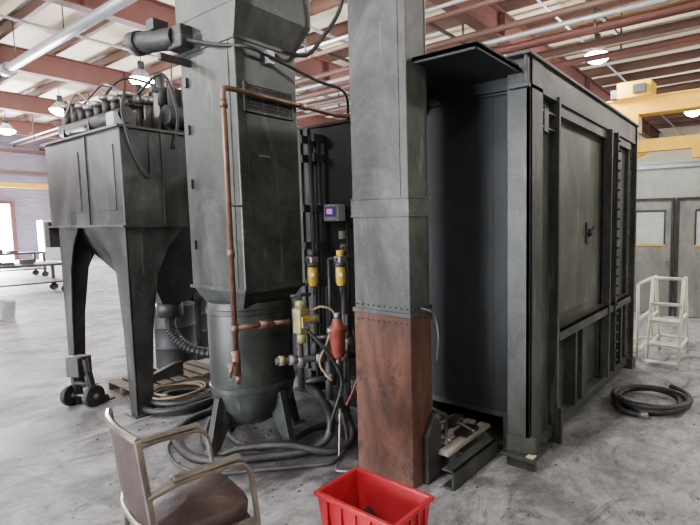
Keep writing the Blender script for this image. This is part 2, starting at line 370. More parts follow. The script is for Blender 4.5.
T=lambda v:Vector((v[0]-.07,v[1]+.2,v[2]))
g=G('steel_skid_frame',(2.55,1.9,0))
g.boxes('rails','frame',[((2.30,2.82),(1.34,1.36),(0,.12)),((2.30,2.82),(1.34,1.43),(0,.012)),((2.30,2.82),(1.34,1.43),(.108,.12)),((2.44,2.50),(1.43,2.2),(0,.15)),((2.72,2.80),(1.43,2.2),(0,.15))],bevel=.003)
g.boxes('slats','palewood',[((2.38+.02*(i%2),2.90),(b,b+.08),(.15,.175)) for i,b in enumerate((1.44,1.56,1.69,1.82,1.95,2.08))],bevel=.003)
g.cyls('loose_rods','steel',[((2.44,1.5,.2),(2.8,1.75,.19),.012),((2.47,1.9,.2),(2.8,1.6,.21),.01),((2.5,1.5,.19),(2.6,2.1,.2),.014),((2.7,1.45,.19),(2.84,1.9,.21),.012)])
g.boxes('scrap_plates','dark',[((2.5,2.62),(1.7,1.85),(.175,.19)),((2.62,2.78),(1.46,1.56),(.175,.20)),((2.66,2.84),(1.9,2.0),(.175,.195)),((2.7,2.82),(1.62,1.68),(.175,.23))])

# ---------------- duct column ----------------
T=lambda v:Vector((v[0],v[1]+.212,v[2]))
g=G('duct_column',(2.22,1.77,0))
ca,cb=(2.11,2.30),(1.545,1.995)
g.box('duct_upper','column',ca,cb,(1.04,6.42),bevel=.006)
g.box('duct_lower','rust',(ca[0]-.005,ca[1]+.005),(cb[0]-.005,cb[1]+.005),(.0,1.06),bevel=.006)
g.boxes('bands','column',[((2.10,2.31),(1.535,2.005),(1.64,1.655)),((2.103,2.307),(1.538,2.002),(1.655,1.745)),((2.10,2.31),(1.535,2.005),(1.745,1.757)),((2.098,2.312),(1.533,2.007),(1.05,1.075))],bevel=.002)
rv=[]
for i in range(10):
    b=1.565+i*.045;rv+=[((2.11,b,1.10),(2.1,b,1.10),.005),((2.105,b,1.01),(2.095,b,1.01),.004)]
for i in range(5):
    a=2.13+i*.038;rv+=[((a,1.545,1.10),(a,1.535,1.10),.005)]
g.cyls('rivets','dark',rv,seg=8)
g.boxes('weld_seams','column',[((2.106,2.11),(1.60,1.606),(1.76,6.3)),((2.28,2.286),(1.541,1.545),(1.08,6.3))])
g.prism('base_shoe','dark',[(2.2,0),(2.34,0),(2.34,.33),(2.28,.42),(2.2,.30)],'y',1.50,1.54,bevel=.002)
g.tube('chain','steel',[(2.18,1.52,1.10),(2.25,1.5,1.07),(2.315,1.52,1.03),(2.32,1.5,.9),(2.315,1.51,.75)],.005)
g.boxes('padlock_hasp','dark',[((2.305,2.33),(1.55,1.62),(1.0,1.10))])

# ---------------- blast pot with hopper tower ----------------
T=lambda v:Vector((v[0]+.02,v[1]+.285,v[2]*1.06))
g=G('abrasive_blast_pot',(1.97,2.88,0))
ta=(1.745,2.195);tb=(2.555,3.205);f=tb[0];w=ta[0]
g.box('hopper_body','tower',ta,tb,(1.10,2.62),bevel=.008)
g.boxes('hopper_flanges','tower',[((w-.012,ta[1]+.012),(f-.012,tb[1]+.012),(1.09,1.112)),((w-.008,ta[1]+.008),(f-.008,tb[1]+.008),(2.60,2.625))],bevel=.003)
g.fr('head_flare','tower',ta,tb,2.62,(w-.01,2.30),(f-.05,tb[1]+.01),2.80)
g.box('head','tower',(w-.01,2.30),(f-.05,tb[1]+.01),(2.80,3.5))
g.fr('hopper_cone','tower',(1.79,2.15),(2.66,3.10),.98,ta,tb,1.10)
g.boxes('edge_seams','tower',[((w-.004,w),(f+.07,f+.078),(1.12,2.6)),((w+.06,w+.068),(f-.004,f),(1.12,2.6))])
g.box('grille_back','black',(1.80,2.14),(f-.006,f),(2.20,2.35))
L=[]
for i in range(18):L.append(((1.805+i*.019,1.809+i*.019),(f-.014,f-.006),(2.20,2.35)))
for i in range(7):L.append(((1.80,2.14),(f-.014,f-.006),(2.205+i*.0225,2.2085+i*.0225)))
L+=[((1.79,2.15),(f-.018,f),(2.35,2.362)),((1.79,2.15),(f-.018,f),(2.188,2.20)),((1.788,1.80),(f-.018,f),(2.188,2.362)),((2.14,2.152),(f-.018,f),(2.188,2.362))]
g.boxes('vent_grille','tower',L)
g.box('nameplate','dark',(1.87,1.97),(f-.006,f),(1.90,1.95));g.boxes('nameplate_text','gal',[((1.88+i*.012,1.888+i*.012),(f-.008,f-.005),(1.93,1.938)) for i in range(7)])
g.boxes('door_latches','tower',[((w-.014,w),(3.12,3.15),(z,z+.06)) for z in (1.35,1.75,2.1,2.4)])
g.rev('vessel','tower',[(0,.15),(.1,.16),(.19,.21),(.255,.30),(.28,.40),(.28,.98),(.27,1.01),(0,1.03)],(1.98,2.88,0),seg=48)
g.rev('vessel_bands','tower',[(.280,.42),(.288,.425),(.288,.455),(.280,.46)],(1.98,2.88,0),seg=48)
g.rev('vessel_bands_upper','tower',[(.280,.93),(.287,.935),(.287,.965),(.280,.97)],(1.98,2.88,0),seg=48)
for i,ang in enumerate((185,275,5,95)):
    a=math.radians(ang);c,s_=math.cos(a),math.sin(a);t=Vector((-s_,c,0))
    P=[Vector((1.98+c*.26,2.88+s_*.26,.40)),Vector((1.98+c*.2,2.88+s_*.2,.25)),Vector((1.98+c*.34,2.88+s_*.34,0)),Vector((1.98+c*.40,2.88+s_*.40,0)),Vector((1.98+c*.30,2.88+s_*.30,.40))]
    V=[p+t*.025 for p in P]+[p-t*.025 for p in P];k=5
    g.mesh('leg_%d'%i,V,[tuple(range(k)),tuple(range(2*k-1,k-1,-1))]+[(j,(j+1)%k,(j+1)%k+k,j+k) for j in range(k)],'tower',bevel=.003)
    g.mesh('foot_%d'%i,[Vector((1.98+c*.37,2.88+s_*.37,0))+Vector(v) for v in bverts((-.05,.05),(-.05,.05),(0,.012))],BF,'tower')
g.box('gearbox','dark',(1.66,1.78),(3.02,3.20),(2.62,2.76),bevel=.01)
g.cyl('motor','dark',(1.70,3.14,2.70),(1.60,3.46,2.70),.07,bevel=.005)
g.cyl('motor_cap','dark',(1.61,3.42,2.70),(1.595,3.50,2.70),.08)
g.boxes('motor_box','dark',[((1.60,1.70),(3.24,3.34),(2.75,2.82)),((1.55,1.75),(3.06,3.10),(2.52,2.56))],bevel=.004)
g.tube('head_cable','black',[(2.05,2.5,2.60),(2.2,2.45,2.60),(2.3,2.4,2.72),(2.4,2.3,2.95),(2.38,2.2,3.3),(2.36,2.1,3.8)],.014)
g.tube('head_cable_lower','black',[(1.70,3.0,2.66),(1.72,2.7,2.58),(1.8,2.5,2.55),(2.0,2.5,2.53),(2.3,2.45,2.46),(2.5,2.4,2.42),(2.72,2.6,2.30)],.012)
g.boxes('junction_box','gal',[((1.95,2.0),(2.51,2.55),(2.5,2.58))],bevel=.004)

T=ID
g=G('copper_air_pipe',(1.65,2.79,0))
px,py=1.65,2.79
g.tube('pipe_run','copper',[(px,py,.78),(px,py,2.42),(px+.06,py,2.425),(2.56,2.80,2.42),(2.64,2.70,2.42),(2.64,2.70,1.5)],.0165,R=.05,seg=14)
g.cyls('couplings','copper',[((px,py,z),(px,py,z+.05),.022) for z in (.93,1.4,2.3)]+[((2.2,2.796,2.4215),(2.25,2.797,2.421),.022)],seg=14)
g.cyls('drain_valve','copper',[((px,py,.66),(px,py,.82),.024),((px,py,.61),(px,py-.03,.66),.016),((px,py,.74),(px-.06,py-.02,.74),.013)],seg=12)
g.cyls('drain_valve_handle','copper',[((px-.06,py-.02,.66),(px-.04,py-.03,.76),.011)])
g.cyls('supply_branch','copper',[((px,py,.96),(1.79,2.74,.96),.017),((1.79,2.74,.96),(1.86,2.72,.96),.027),((1.86,2.72,.96),(1.96,2.67,.96),.017)],seg=14)
g.cyls('stand_clamps','steel',[((px,py,1.72),(px+.11,py+.04,1.72),.008)])

T=lambda v:Vector((v[0]-.01,v[1]+.29,v[2]*1.065))
g=G('air_valve_manifold',(2.15,2.33,0))
g.box('valve_body','brass',(1.99,2.07),(2.30,2.38),(.82,.98),bevel=.012)
g.cyls('valve_bonnet','brass',[((2.03,2.34,.98),(2.03,2.34,1.03),.035),((2.03,2.34,.76),(2.03,2.34,.82),.03),((2.07,2.33,.9),(2.14,2.3,.9),.028)],seg=16)
g.cyls('valve_handle','dark',[((1.97,2.36,1.06),(2.1,2.32,1.06),.012),((2.03,2.34,1.03),(2.03,2.34,1.07),.012)])
g.box('valve_tag','yellow',(2.0,2.06),(2.285,2.297),(.86,.93))
g.box('valve_tag_blue','blue',(2.01,2.05),(2.283,2.286),(.87,.895),bevel=0)
g.cyls('bottom_manifold','dark',[((1.88,2.42,.66),(2.40,2.20,.62),.024),((2.03,2.36,.45),(2.03,2.36,.8),.022),((2.2,2.28,.35),(2.2,2.28,.64),.024),((2.34,2.24,.3),(2.34,2.24,.9),.016)],seg=14)
g.cyls('manifold_unions','steel',[((1.96,2.386,.654),(2.0,2.37,.65),.035),((2.12,2.32,.642),(2.17,2.30,.64),.037),((2.2,2.28,.48),(2.2,2.28,.53),.035),((2.28,2.25,.63),(2.32,2.234,.627),.036),((2.03,2.36,.6),(2.03,2.36,.66),.034)],seg=8)
g.cyls('union_gold','brass',[((1.9,2.41,.66),(1.93,2.40,.658),.034),((2.34,2.24,.7),(2.34,2.24,.74),.03)],seg=8)
g.cyls('branch_fittings','dark',[((2.12,2.32,.64),(2.12,2.32,.78),.02),((2.12,2.32,.78),(2.2,2.2,.78),.016),((2.06,2.35,.5),(2.18,2.28,.5),.02),((2.26,2.26,.45),(2.34,2.24,.45),.018),((2.26,2.26,.45),(2.26,2.26,.62),.02)])
g.tube('pilot_hose_tan','hosetan',[(2.08,2.32,.95),(2.14,2.25,.98),(2.2,2.2,.92),(2.14,2.22,.75),(2.10,2.25,.62),(2.16,2.2,.5)],.008)
g.tube('pilot_hose_black','black',[(2.05,2.3,.84),(2.12,2.2,.7),(2.2,2.15,.5),(2.15,2.2,.25),(2.22,2.3,.08)],.011)
g.tube('pilot_hose_red','redcan',[(2.36,2.2,.8),(2.40,2.15,.6),(2.36,2.2,.4),(2.28,2.2,.3)],.009)
g=G('red_moisture_separator',(2.2,2.18,.6))
ra,rb=2.2,2.18
g.rev('bowl','redcan',[(0,.64),(.04,.65),(.05,.68),(.052,.80),(.06,.81),(.06,.84),(.04,.86),(.03,.90),(0,.90)],(ra,rb,0),seg=24)
g.cyls('ports','steel',[((ra-.06,rb+.03,.83),(ra+.06,rb-.03,.83),.02),((ra,rb,.58),(ra,rb,.65),.014),((ra,rb,.9),(ra,rb,.94),.02)],seg=12)
for i,(a,b) in enumerate([(2.22,2.44),(2.335,2.28)]):
    g=G('yellow_filter_regulator',(a,b,1.1))
    g.rev('bowl','yellow',[(0,1.09),(.025,1.095),(.034,1.12),(.034,1.22),(.03,1.23),(0,1.23)],(a,b,0),seg=20)
    g.cyl('collar','dark',(a,b,1.22),(a,b,1.25),.04)
    g.box('head','steel',(a-.032,a+.032),(b-.032,b+.032),(1.25,1.29),bevel=.006)
    g.cyl('knob','yellow' if i else 'dark',(a,b,1.29),(a,b,1.33),.026)
    g.cyls('ports','dark',[((a-.05,b,1.27),(a+.05,b,1.27),.013),((a,b,1.03),(a,b,1.1),.008)])
    g.cyls('gauge','white',[((a-.03,b-.03,1.17),(a-.037,b-.037,1.17),.016)])
g=G('regulator_pipe_rack',(2.4,2.4,0))
g.cyls('pipes','dark',[((2.39,2.28,1.27),(2.50,2.36,1.27),.012),((2.43,2.36,0),(2.43,2.36,1.35),.018),((2.3,2.36,.7),(2.3,2.36,1.27),.012),((2.3,2.36,1.27),(2.43,2.36,1.27),.012),((2.3,2.36,.7),(2.43,2.36,.7),.012)])
g.box('foot_plate','dark',(2.36,2.5),(2.3,2.42),(0,.012))

T=lambda v:Vector((v[0]*1.04,v[1]*1.145,v[2]))
g=G('blast_hose',(1.9,2.6,0))
g.tube('outlet_hose','black',[(2.0,2.36,.5),(2.06,2.3,.42),(2.12,2.26,.25),(2.08,2.25,.1),(1.95,2.32,.04),(1.78,2.47,.03),(1.62,2.62,.03),(1.52,2.85,.03),(1.6,3.2,.03),(1.8,3.4,.03),(2.1,3.42,.03),(2.4,3.3,.03)],.03,seg=12)
g.tube('second_hose','black',[(2.2,2.28,.35),(2.28,2.25,.15),(2.22,2.18,.04),(2.05,2.2,.03),(1.88,2.4,.09),(1.7,2.62,.08),(1.62,2.75,.03),(1.72,3.05,.03),(1.9,3.3,.03)],.026,seg=12)
g.tube('small_hose','dark',[(2.25,2.3,.3),(2.2,2.2,.05),(2.0,2.1,.02),(1.85,2.2,.02),(1.7,2.35,.02),(1.5,2.55,.02),(1.42,2.8,.02),(1.5,3.1,.02),(1.7,3.3,.02)],.012)
g.tube('whip_line','steel',[(2.15,2.2,.3),(2.05,2.12,.02),(1.93,2.02,.015),(1.98,1.92,.015)],.008)
g.tube('third_hose','black',[(2.4,2.5,.03),(2.2,2.55,.03),(2.0,2.52,.03),(1.85,2.6,.03),(1.8,2.8,.03),(1.9,3.05,.03),(2.2,3.2,.03),(2.5,3.1,.03)],.022,seg=12)
T=ID
def coil(g,n,m,c,R,r,turns,z0=None,wob=.06,start=0,sq=1,ridge=0,k=28,kk=2,grow=0):
    P=[]
    for i in range(int(turns*k)+1):
        a=start+2*math.pi*i/k;q=i/k
        rr=R*(1+wob*math.sin(a*.37+q*2.1))+grow*q
        P.append((c[0]+rr*math.cos(a)+.03*math.sin(q*3),c[1]+sq*rr*math.sin(a)+.02*math.cos(q*2),(z0 or r)+r*1.0*(q if q<3 else 3)+.01*math.sin(a*1.3)))
    return g.tube(n,m,P,r,seg=12,k=kk,ridge=ridge)
g=G('coiled_hose_pile',(2.15,4.5,0))
coil(g,'black_coil','black',(2.08,4.36),.28,.026,3.4,start=.4)
coil(g,'tan_coil','hosetan',(2.05,4.42),.2,.010,2.3,start=2,z0=.12)
coil(g,'dark_coil','dark',(2.5,4.3),.2,.018,2.4,start=1)
coil(g,'inner_coil','black',(2.1,4.36),.18,.024,2.6,start=3,z0=.05)
g=G('suction_hose_coil',(4.27,.86,0))
coil(g,'corrugated_hose','hoserub',(4.26,.86),.24,.026,2.6,start=2.2,wob=.03,ridge=.05,k=56,grow=.035)
g.tube('hose_tail','hoserub',[(4.06,1.05,.10),(3.99,1.06,.05),(3.93,.98,.03),(3.93,.86,.028)],.026,k=10,ridge=.05)
g.cyl('hose_cuff','steel',(3.93,.87,.03),(3.94,.80,.03),.03)
g=G('extension_cord',(4.2,0,0))
g.tube('cord','dark',[(4.25,.46,.01),(4.3,.38,.01),(4.2,.28,.01),(4.28,.1,.01),(4.1,-.2,.01)],.008)

# ---------------- dust collector ----------------
T=lambda v:Vector((v[0]+.22,(v[1]-3.82)*1.065+4.40,v[2]*1.03))
g=G('dust_collector',(2.15,4.5,0))
a0,a1,b0,b1=1.5,2.75,3.82,5.2
zb,zt=1.55,2.33
b1h=5.38
g.box('housing','coll',(a0,a1),(b0,b1h),(zb,zt),bevel=.006)
g.boxes('housing_flanges','coll',[((a0-.025,a1+.03),(b0-.025,b1h+.025),(zb-.01,zb+.01)),((a0-.025,a1+.03),(b0-.025,b1h+.025),(zt-.01,zt+.01)),((a0-.01,a0),(b0+.63,b0+.65),(zb,zt)),((a0+.3,a0+.32),(b0-.01,b0),(zb,zt))],bevel=.002)
g.fr('hopper','coll',(2.02,2.26),(4.4,4.64),.80,(a0+.03,a1-.03),(b0+.03,b1-.03),zb)
g.cyl('hopper_outlet','dark',(2.14,4.52,.66),(2.14,4.52,.82),.12)
g.tube('discharge_hose','black',[(2.14,4.52,.68),(2.14,4.50,.5),(2.22,4.35,.34),(2.4,4.1,.28),(2.5,3.95,.4),(2.42,3.84,.7)],.05,k=14,ridge=.08)
def leg(n,ca,cb,sa,sb):
    w1,w0,t=.46,.12,.012
    def prof(c,s_):return [(c,0),(c+s_*w0,0),(c+s_*(w0+.04),.7),(c+s_*.22,1.15),(c+s_*.32,1.38),(c+s_*w1,zb),(c,zb)]
    g.prism(n+'_face_a','coll',prof(ca,sa),'y',cb,cb+sb*t,bevel=.002)
    g.prism(n+'_face_b','coll',prof(cb,sb),'x',ca,ca+sa*t,bevel=.002)
    g.boxes(n+'_foot','coll',[((min(ca-sa*.03,ca+sa*.17),max(ca-sa*.03,ca+sa*.17)),(min(cb-sb*.03,cb+sb*.17),max(cb-sb*.03,cb+sb*.17)),(0,.012))])
leg('leg_1',a0,b0,1,1);leg('leg_2',a0,b1,1,-1);leg('leg_3',a1,b0,-1,1);leg('leg_4',a1,b1,-1,-1)
g.cyl('air_header','dark',(1.62,3.95,2.45),(1.62,5.2,2.45),.065)
vl=[];cp=[]
for i in range(8):
    b=3.98+i*.165
    h=random.uniform(-.03,.08)
    vl+=[((1.62,b,2.5),(1.62,b,2.60+h),.03),((1.62,b,2.58),(1.80,b,2.58),.024),((1.80,b,2.60),(1.80,b,2.33),.024)]
    cp+=[((1.62,b,2.60+h),(1.62,b,2.64+h),.05),((1.80,b,2.57),(1.80,b,2.63),.045),((1.7,b,2.555),(1.7,b,2.62),.034)]
g.cyls('pulse_pipes','dark',vl);g.cyls('pulse_valves','steel',cp,seg=14)
g.boxes('header_brackets','coll',[((1.55,1.7),(b,b+.02),(2.33,2.46)) for b in (3.98,4.5,5.05)])
g.box('fan_housing','coll',(1.98,2.6),(4.0,4.6),(2.33,2.76),bevel=.01)
g.boxes('fan_housing_ribs','coll',[((1.96,1.98),(b,b+.02),(2.33,2.76)) for b in (4.1,4.3,4.5)])
g.cyl('fan_motor','dark',(1.92,3.95,2.50),(2.25,3.95,2.50),.09,bevel=.01)
g.cyls('stack_pipes','dark',[((1.95,4.05,2.6),(1.95,4.05,2.86),.035),((2.1,3.95,2.55),(2.1,3.95,2.80),.03),((1.88,4.3,2.5),(1.88,4.3,2.80),.03),((1.86,4.05,2.72),(2.2,4.05,2.72),.028)])
g.tube('cable_1','black',[(1.55,3.80,2.6),(1.52,3.79,2.4),(1.6,3.80,2.1),(1.7,3.80,1.95),(1.72,3.82,2.3)],.01)
g.tube('cable_2','black',[(1.7,4.0,2.6),(1.85,3.82,2.8),(1.95,3.81,2.5),(1.9,3.81,2.2)],.012)
g.tube('cable_3','dark',[(1.62,4.4,2.63),(1.75,4.3,2.82),(1.95,4.2,2.80),(2.1,4.1,2.7)],.012)
g.tube('cable_4','dark',[(1.6,4.8,2.6),(1.7,4.6,2.8),(1.68,4.3,2.74),(1.75,4.1,2.6)],.010)
g.tube('cable_5','hosetan',[(1.55,5.0,2.55),(1.58,4.8,2.74),(1.6,4.55,2.62)],.009)
g.box('pulse_controller','gal',(1.52,1.6),(3.95,4.08),(2.36,2.46))
g.cyls('roof_conduits','gal',[((2.5,4.3,2.4),(2.5,4.3,6.2),.03),((2.4,3.9,2.3),(2.4,3.9,6.2),.05)])
g.boxes('inspection_panel','coll',[((a0-.006,a0),(b0+.12,b0+.5),(1.68,2.2)),((a0-.006,a0),(b0+.80,b0+1.25),(1.68,2.2))],bevel=.002)
g.box('side_box','dark',(a0-.02,a0+.14),(b1h+.01,b1h+.12),(1.35,1.6),bevel=.005)

T=ID
def drum(x,y):
    g=G('steel_drum',(x,y,0))
    pr=[(0,.0),(.2,0),(.2,.24),(.21,.255),(.2,.27),(.2,.47),(.21,.485),(.2,.50),(.2,.70),(.208,.71),(.2,.73),(.19,.70),(0,.70)]
    g.rev('shell','drum',pr,(x,y,0))
drum(2.62,5.62)
drum(3.1,6.2)
def pallet(n,c,rot,sx=.8,sy=.6):
    g=G(n,(c[0],c[1],0),rot,world=False)
    g.boxes('stringers','wood',[((-sx/2,sx/2),(y-.02,y+.02),(.015,.09)) for y in (-sy/2+.02,0,sy/2-.02)])
    g.boxes('deck_boards','wood',[((-sx/2+i*sx/7,-sx/2+i*sx/7+.085),(-sy/2,sy/2),(.09,.108)) for i in range(7)],bevel=.002)
    g.boxes('bottom_boards','wood',[((x-.045,x+.045),(-sy/2,sy/2),(0,.015)) for x in (-sx/2+.05,0,sx/2-.05)])
pallet('wooden_pallet',(2.28,5.06),.0,.85,.62)
g=G('scrap_bracket',(2.1,4.95,.108))
g.prism('channel','dark',[(1.95,.108),(2.35,.108),(2.35,.24),(2.28,.24),(1.95,.14)],'y',4.92,4.98)
g.prism('angle_offcut','dark',[(2.0,.108),(2.2,.108),(2.15,.2),(2.05,.2)],'y',5.05,5.2)
g=G('hand_truck',(1.60,5.12,0),math.radians(25),world=False)
g.e.scale=(.9,.9,.95)
g.cyls('wheels','black',[((-.03,-.15,.1),(-.03,-.10,.1),.1),((-.03,.10,.1),(-.03,.15,.1),.1)],seg=28)
g.cyls('hubs','steel',[((-.03,-.155,.1),(-.03,-.095,.1),.027),((-.03,.095,.1),(-.03,.155,.1),.027),((-.03,-.17,.1),(-.03,.17,.1),.012)],seg=14)
g.boxes('toe_plate','dark',[((.0,.2),(-.13,.13),(.0,.014))])
g.cyls('rails','dark',[((.0,s_*.08,.01),(-.06,s_*.08,.46),.026) for s_ in (-1,1)]+[((-.04,-.08,.22),(-.04,.08,.22),.016),((-.06,-.08,.46),(-.06,.08,.46),.026)])
g.prism('side_gusset','dark',[(0,0),(.16,.0),(.14,.06),(.03,.1),(-.02,.34),(-.07,.34)],'y',-.115,-.08)
g.box('hitch_block','dark',(-.12,.03),(-.07,.07),(.3,.48),bevel=.008)

# ---------------- red bin ----------------
g=G('red_plastic_crate',(1.5,1.5,0))
x0,x1,y0,y1=1.385,1.635,1.26,1.735
def shell(x0,x1,y0,y1,z0,z1,sl,t):
    o0=frustum((x0+sl,x1-sl),(y0+sl,y1-sl),z0,(x0,x1),(y0,y1),z1)
    i0=frustum((x0+sl+t,x1-sl-t),(y0+sl+t,y1-sl-t),z0+t,(x0+t,x1-t),(y0+t,y1-t),z1)
    V=o0+i0
    F=[(3,2,1,0),(8,9,10,11)]
    for k in range(4):
        j=(k+1)%4
        F+=[(k,j,j+4,k+4),(8+k,8+j,12+j,12+k),(4+k,4+j,12+j,12+k)]
    return V,F
V,F=shell(x0,x1,y0,y1,.0,.36,.03,.008)
newmesh('tub',[Vector(v)-g.off for v in V],F,'red',parent=g.e,bevel=.002)
g.boxes('rim','red',[((x0-.012,x1+.012),(y0-.012,y0+.006),(.343,.365)),((x0-.012,x1+.012),(y1-.006,y1+.012),(.343,.365)),((x0-.012,x0+.006),(y0,y1),(.343,.365)),((x1-.006,x1+.012),(y0,y1),(.343,.365))],bevel=.003)
g.boxes('ribs','red',[((x0-.006,x0+.02),(y0+.04+i*.09,y0+.048+i*.09),(.18,.343)) for i in range(5)]+[((x0+.05+i*.05,x0+.058+i*.05),(y0-.006,y0+.02),(.18,.343)) for i in range(4)])
g.boxes('contents','dark',[((x0+.045,x1-.045),(y0+.045,y1-.045),(.02,.16))],bevel=.01)
g.cyls('scrap_hose_ends','black',[((1.46,1.36,.19),(1.57,1.6,.21),.025),((1.45,1.6,.18),(1.5,1.4,.19),.02)])
g.boxes('paper_scrap','white',[((1.5,1.58),(1.34,1.42),(.18,.19)),((1.44,1.5),(1.5,1.56),(.18,.185))])

# ---------------- armchair ----------------
def chair():
    g=G('metal_armchair',(.965,2.02,0),math.radians(-9),world=False)
    g.e.scale=(.84,1.06,1.12)
    V=[];F=[]
    for iz,(zz,ins) in enumerate([(.335,.012),(.345,0),(.375,-.004),(.395,.004),(.405,.02)]):
        for i in range(40):
            t=2*math.pi*i/40;c,s_=math.cos(t),math.sin(t)
            p=5
            r=1/((abs(c)**p+abs(s_)**p)**(1/p))
            V.append(((.215-ins)*r*c,(.19-ins)*r*s_,zz))
    for q in range(4):
        for i in range(40):
            j=(i+1)%40;F.append((q*40+i,q*40+j,(q+1)*40+j,(q+1)*40+i))
    V.append((0,0,.418));
    for i in range(40):F.append((160+i,160+(i+1)%40,200))
    F.append(tuple(range(40)))
    g.mesh('seat',V,F,'vinyl',smooth=True)
    g.box('seat_pan','dark',(-.20,.20),(-.175,.175),(.315,.337),bevel=.008)
    V=[];F=[];nu,nv=12,8
    for side in (0,1):
        for u in range(nu+1):
            for v in range(nv+1):
                fu=u/nu*2-1;fv=v/nv
                y=fu*.185;z=.44+fv*.30
                bulge=(1-fu**4)*(1-(2*fv-1)**4)
                x=-.22-.03*fv+ -.035*(1-fu*fu)+(.022*bulge if side==0 else -.012*bulge)
                V.append((x,y,z))
    k=(nu+1)*(nv+1)
    for u in range(nu):
        for v in range(nv):
            a=u*(nv+1)+v
            F.append((a,a+1,a+nv+2,a+nv+1));F.append((a+k,a+k+nv+1,a+k+nv+2,a+k+1))
    g.mesh('backrest',V,F,'vinyl',smooth=True)
    def flat(name,P,w,t,lat=Vector((0,1,0))):
        pts=fillet(P,.08,8);V=[];F=[];n=len(pts)
        for i,p in enumerate(pts):
            tg=(pts[min(i+1,n-1)]-pts[max(i-1,0)]).normalized();l=(lat-tg*lat.dot(tg)).normalized();nn=tg.cross(l).normalized()
            for (q,r_) in ((-w,-t),(w,-t),(w,t),(-w,t)):V.append(p+l*q+nn*r_)
        for i in range(n-1):
            for k in range(4):F.append((i*4+k,i*4+(k+1)%4,i*4+4+(k+1)%4,i*4+4+k))
        F+= [(0,1,2,3),tuple(range(n*4-4,n*4))]
        g.mesh(name,V,F,'alu',bevel=.004)
    for i,sg in enumerate((-1,1)):
        y=sg*.205
        flat('arm_loop_%d'%i,[(-.24,y,.56),(-.1,y*1.03,.585),(.18,y*1.07,.575),(.215,y*1.05,.30),(.20,y*1.02,.0)],.018,.008)
        flat('back_post_%d'%i,[(-.262,y*.95,.755),(-.24,y*.97,.57),(-.215,y,.36),(-.25,y*1.02,.0)],.013,.012)
        flat('side_rail_%d'%i,[(-.22,y,.34),(.212,y*1.04,.33)],.008,.016)
        g.box('arm_pad_%d'%i,'alu',(-.15,.14),(y*1.05-.021,y*1.05+.021),(.592,.604),bevel=.005)
    P=[(-.262,-.195,.75),(-.288,-.1,.76),(-.296,0,.763),(-.288,.1,.76),(-.262,.195,.75)]
    V,F=sweep(catmull(P,6),.014,8);g.mesh('top_rail',V,F,'alu',smooth=False)
    P=[(-.225,-.195,.43),(-.255,-.1,.43),(-.26,0,.43),(-.255,.1,.43),(-.225,.195,.43)]
    V,F=sweep(catmull(P,6),.012,8);g.mesh('lower_rail',V,F,'alu')
    g.cyls('stretchers','alu',[((-.235,-.205,.16),(-.235,.205,.16),.01),((.20,-.21,.2),(.20,.21,.2),.01),((-.235,-.21,.14),(.205,-.215,.14),.01),((-.235,.21,.14),(.205,.215,.14),.01)])
chair()

# grit, chips and scraps scattered on the concrete
g=G('floor_debris',(2,3,0))
V=[];F=[]
for i in range(420):
    if i<260:x=random.gauss(2.0,.6);y=random.gauss(3.0,.9)
    else:x=random.uniform(.6,5.5);y=random.uniform(.3,5)
    if x>2.6 and y>1.2:continue
    s_=random.uniform(.003,.011);o=len(V)
    V+=[(x-s_,y-s_*.6,.001),(x+s_,y-s_,.001),(x+s_*.8,y+s_,.001),(x-s_*.7,y+s_*.8,.001),(x,y,s_*.8)]
    F+=[(o,o+1,o+4),(o+1,o+2,o+4),(o+2,o+3,o+4),(o+3,o,o+4),(o+3,o+2,o+1,o)]
g.mesh('chips',V,F,'dark')

# ---------------- step ladder ----------------
T=lambda v:Vector((v[0],v[1]+.08,v[2]*1.04))
g=G('warehouse_step_ladder',(5.75,.95,0))
r=.018
def bar(*p):return [(p[i],p[i+1],r) for i in range(len(p)-1)]
L=[]
for b in (.74,1.06):
    L+=bar((5.45,b,.02),(5.7,b,.92),(5.85,b,.92),(6.15,b,.02));L+=bar((5.5,b,.2),(6.08,b,.2));L+=bar((5.58,b,.5),(6.0,b,.5))
L+=bar((5.7,.74,.92),(5.7,1.06,.92))+bar((5.45,.74,.05),(5.45,1.06,.05))+bar((5.62,.74,.65),(5.62,1.06,.65))+bar((6.1,.74,.2),(6.1,1.06,.2))
g.cyls('frame_tubes','cream',L)
g.boxes('treads','cream',[((5.46,5.62),(.74,1.06),(.22,.24)),((5.54,5.72),(.74,1.06),(.46,.48))])
g=G('cream_guard_frame',(5.9,1.35,0))
L=[]
for a in (5.6,6.4):L+=bar((a,1.2,.018),(a,1.2,.85))
L+=bar((5.6,1.2,.85),(6.4,1.2,.85))+bar((5.6,1.2,.45),(6.4,1.2,.45))+bar((5.6,1.2,.1),(6.4,1.2,.1))+bar((5.6,1.2,.1),(5.6,1.55,0.02))+bar((6.4,1.2,.1),(6.4,1.55,.02))
g.cyls('frame','cream',L)
T=ID
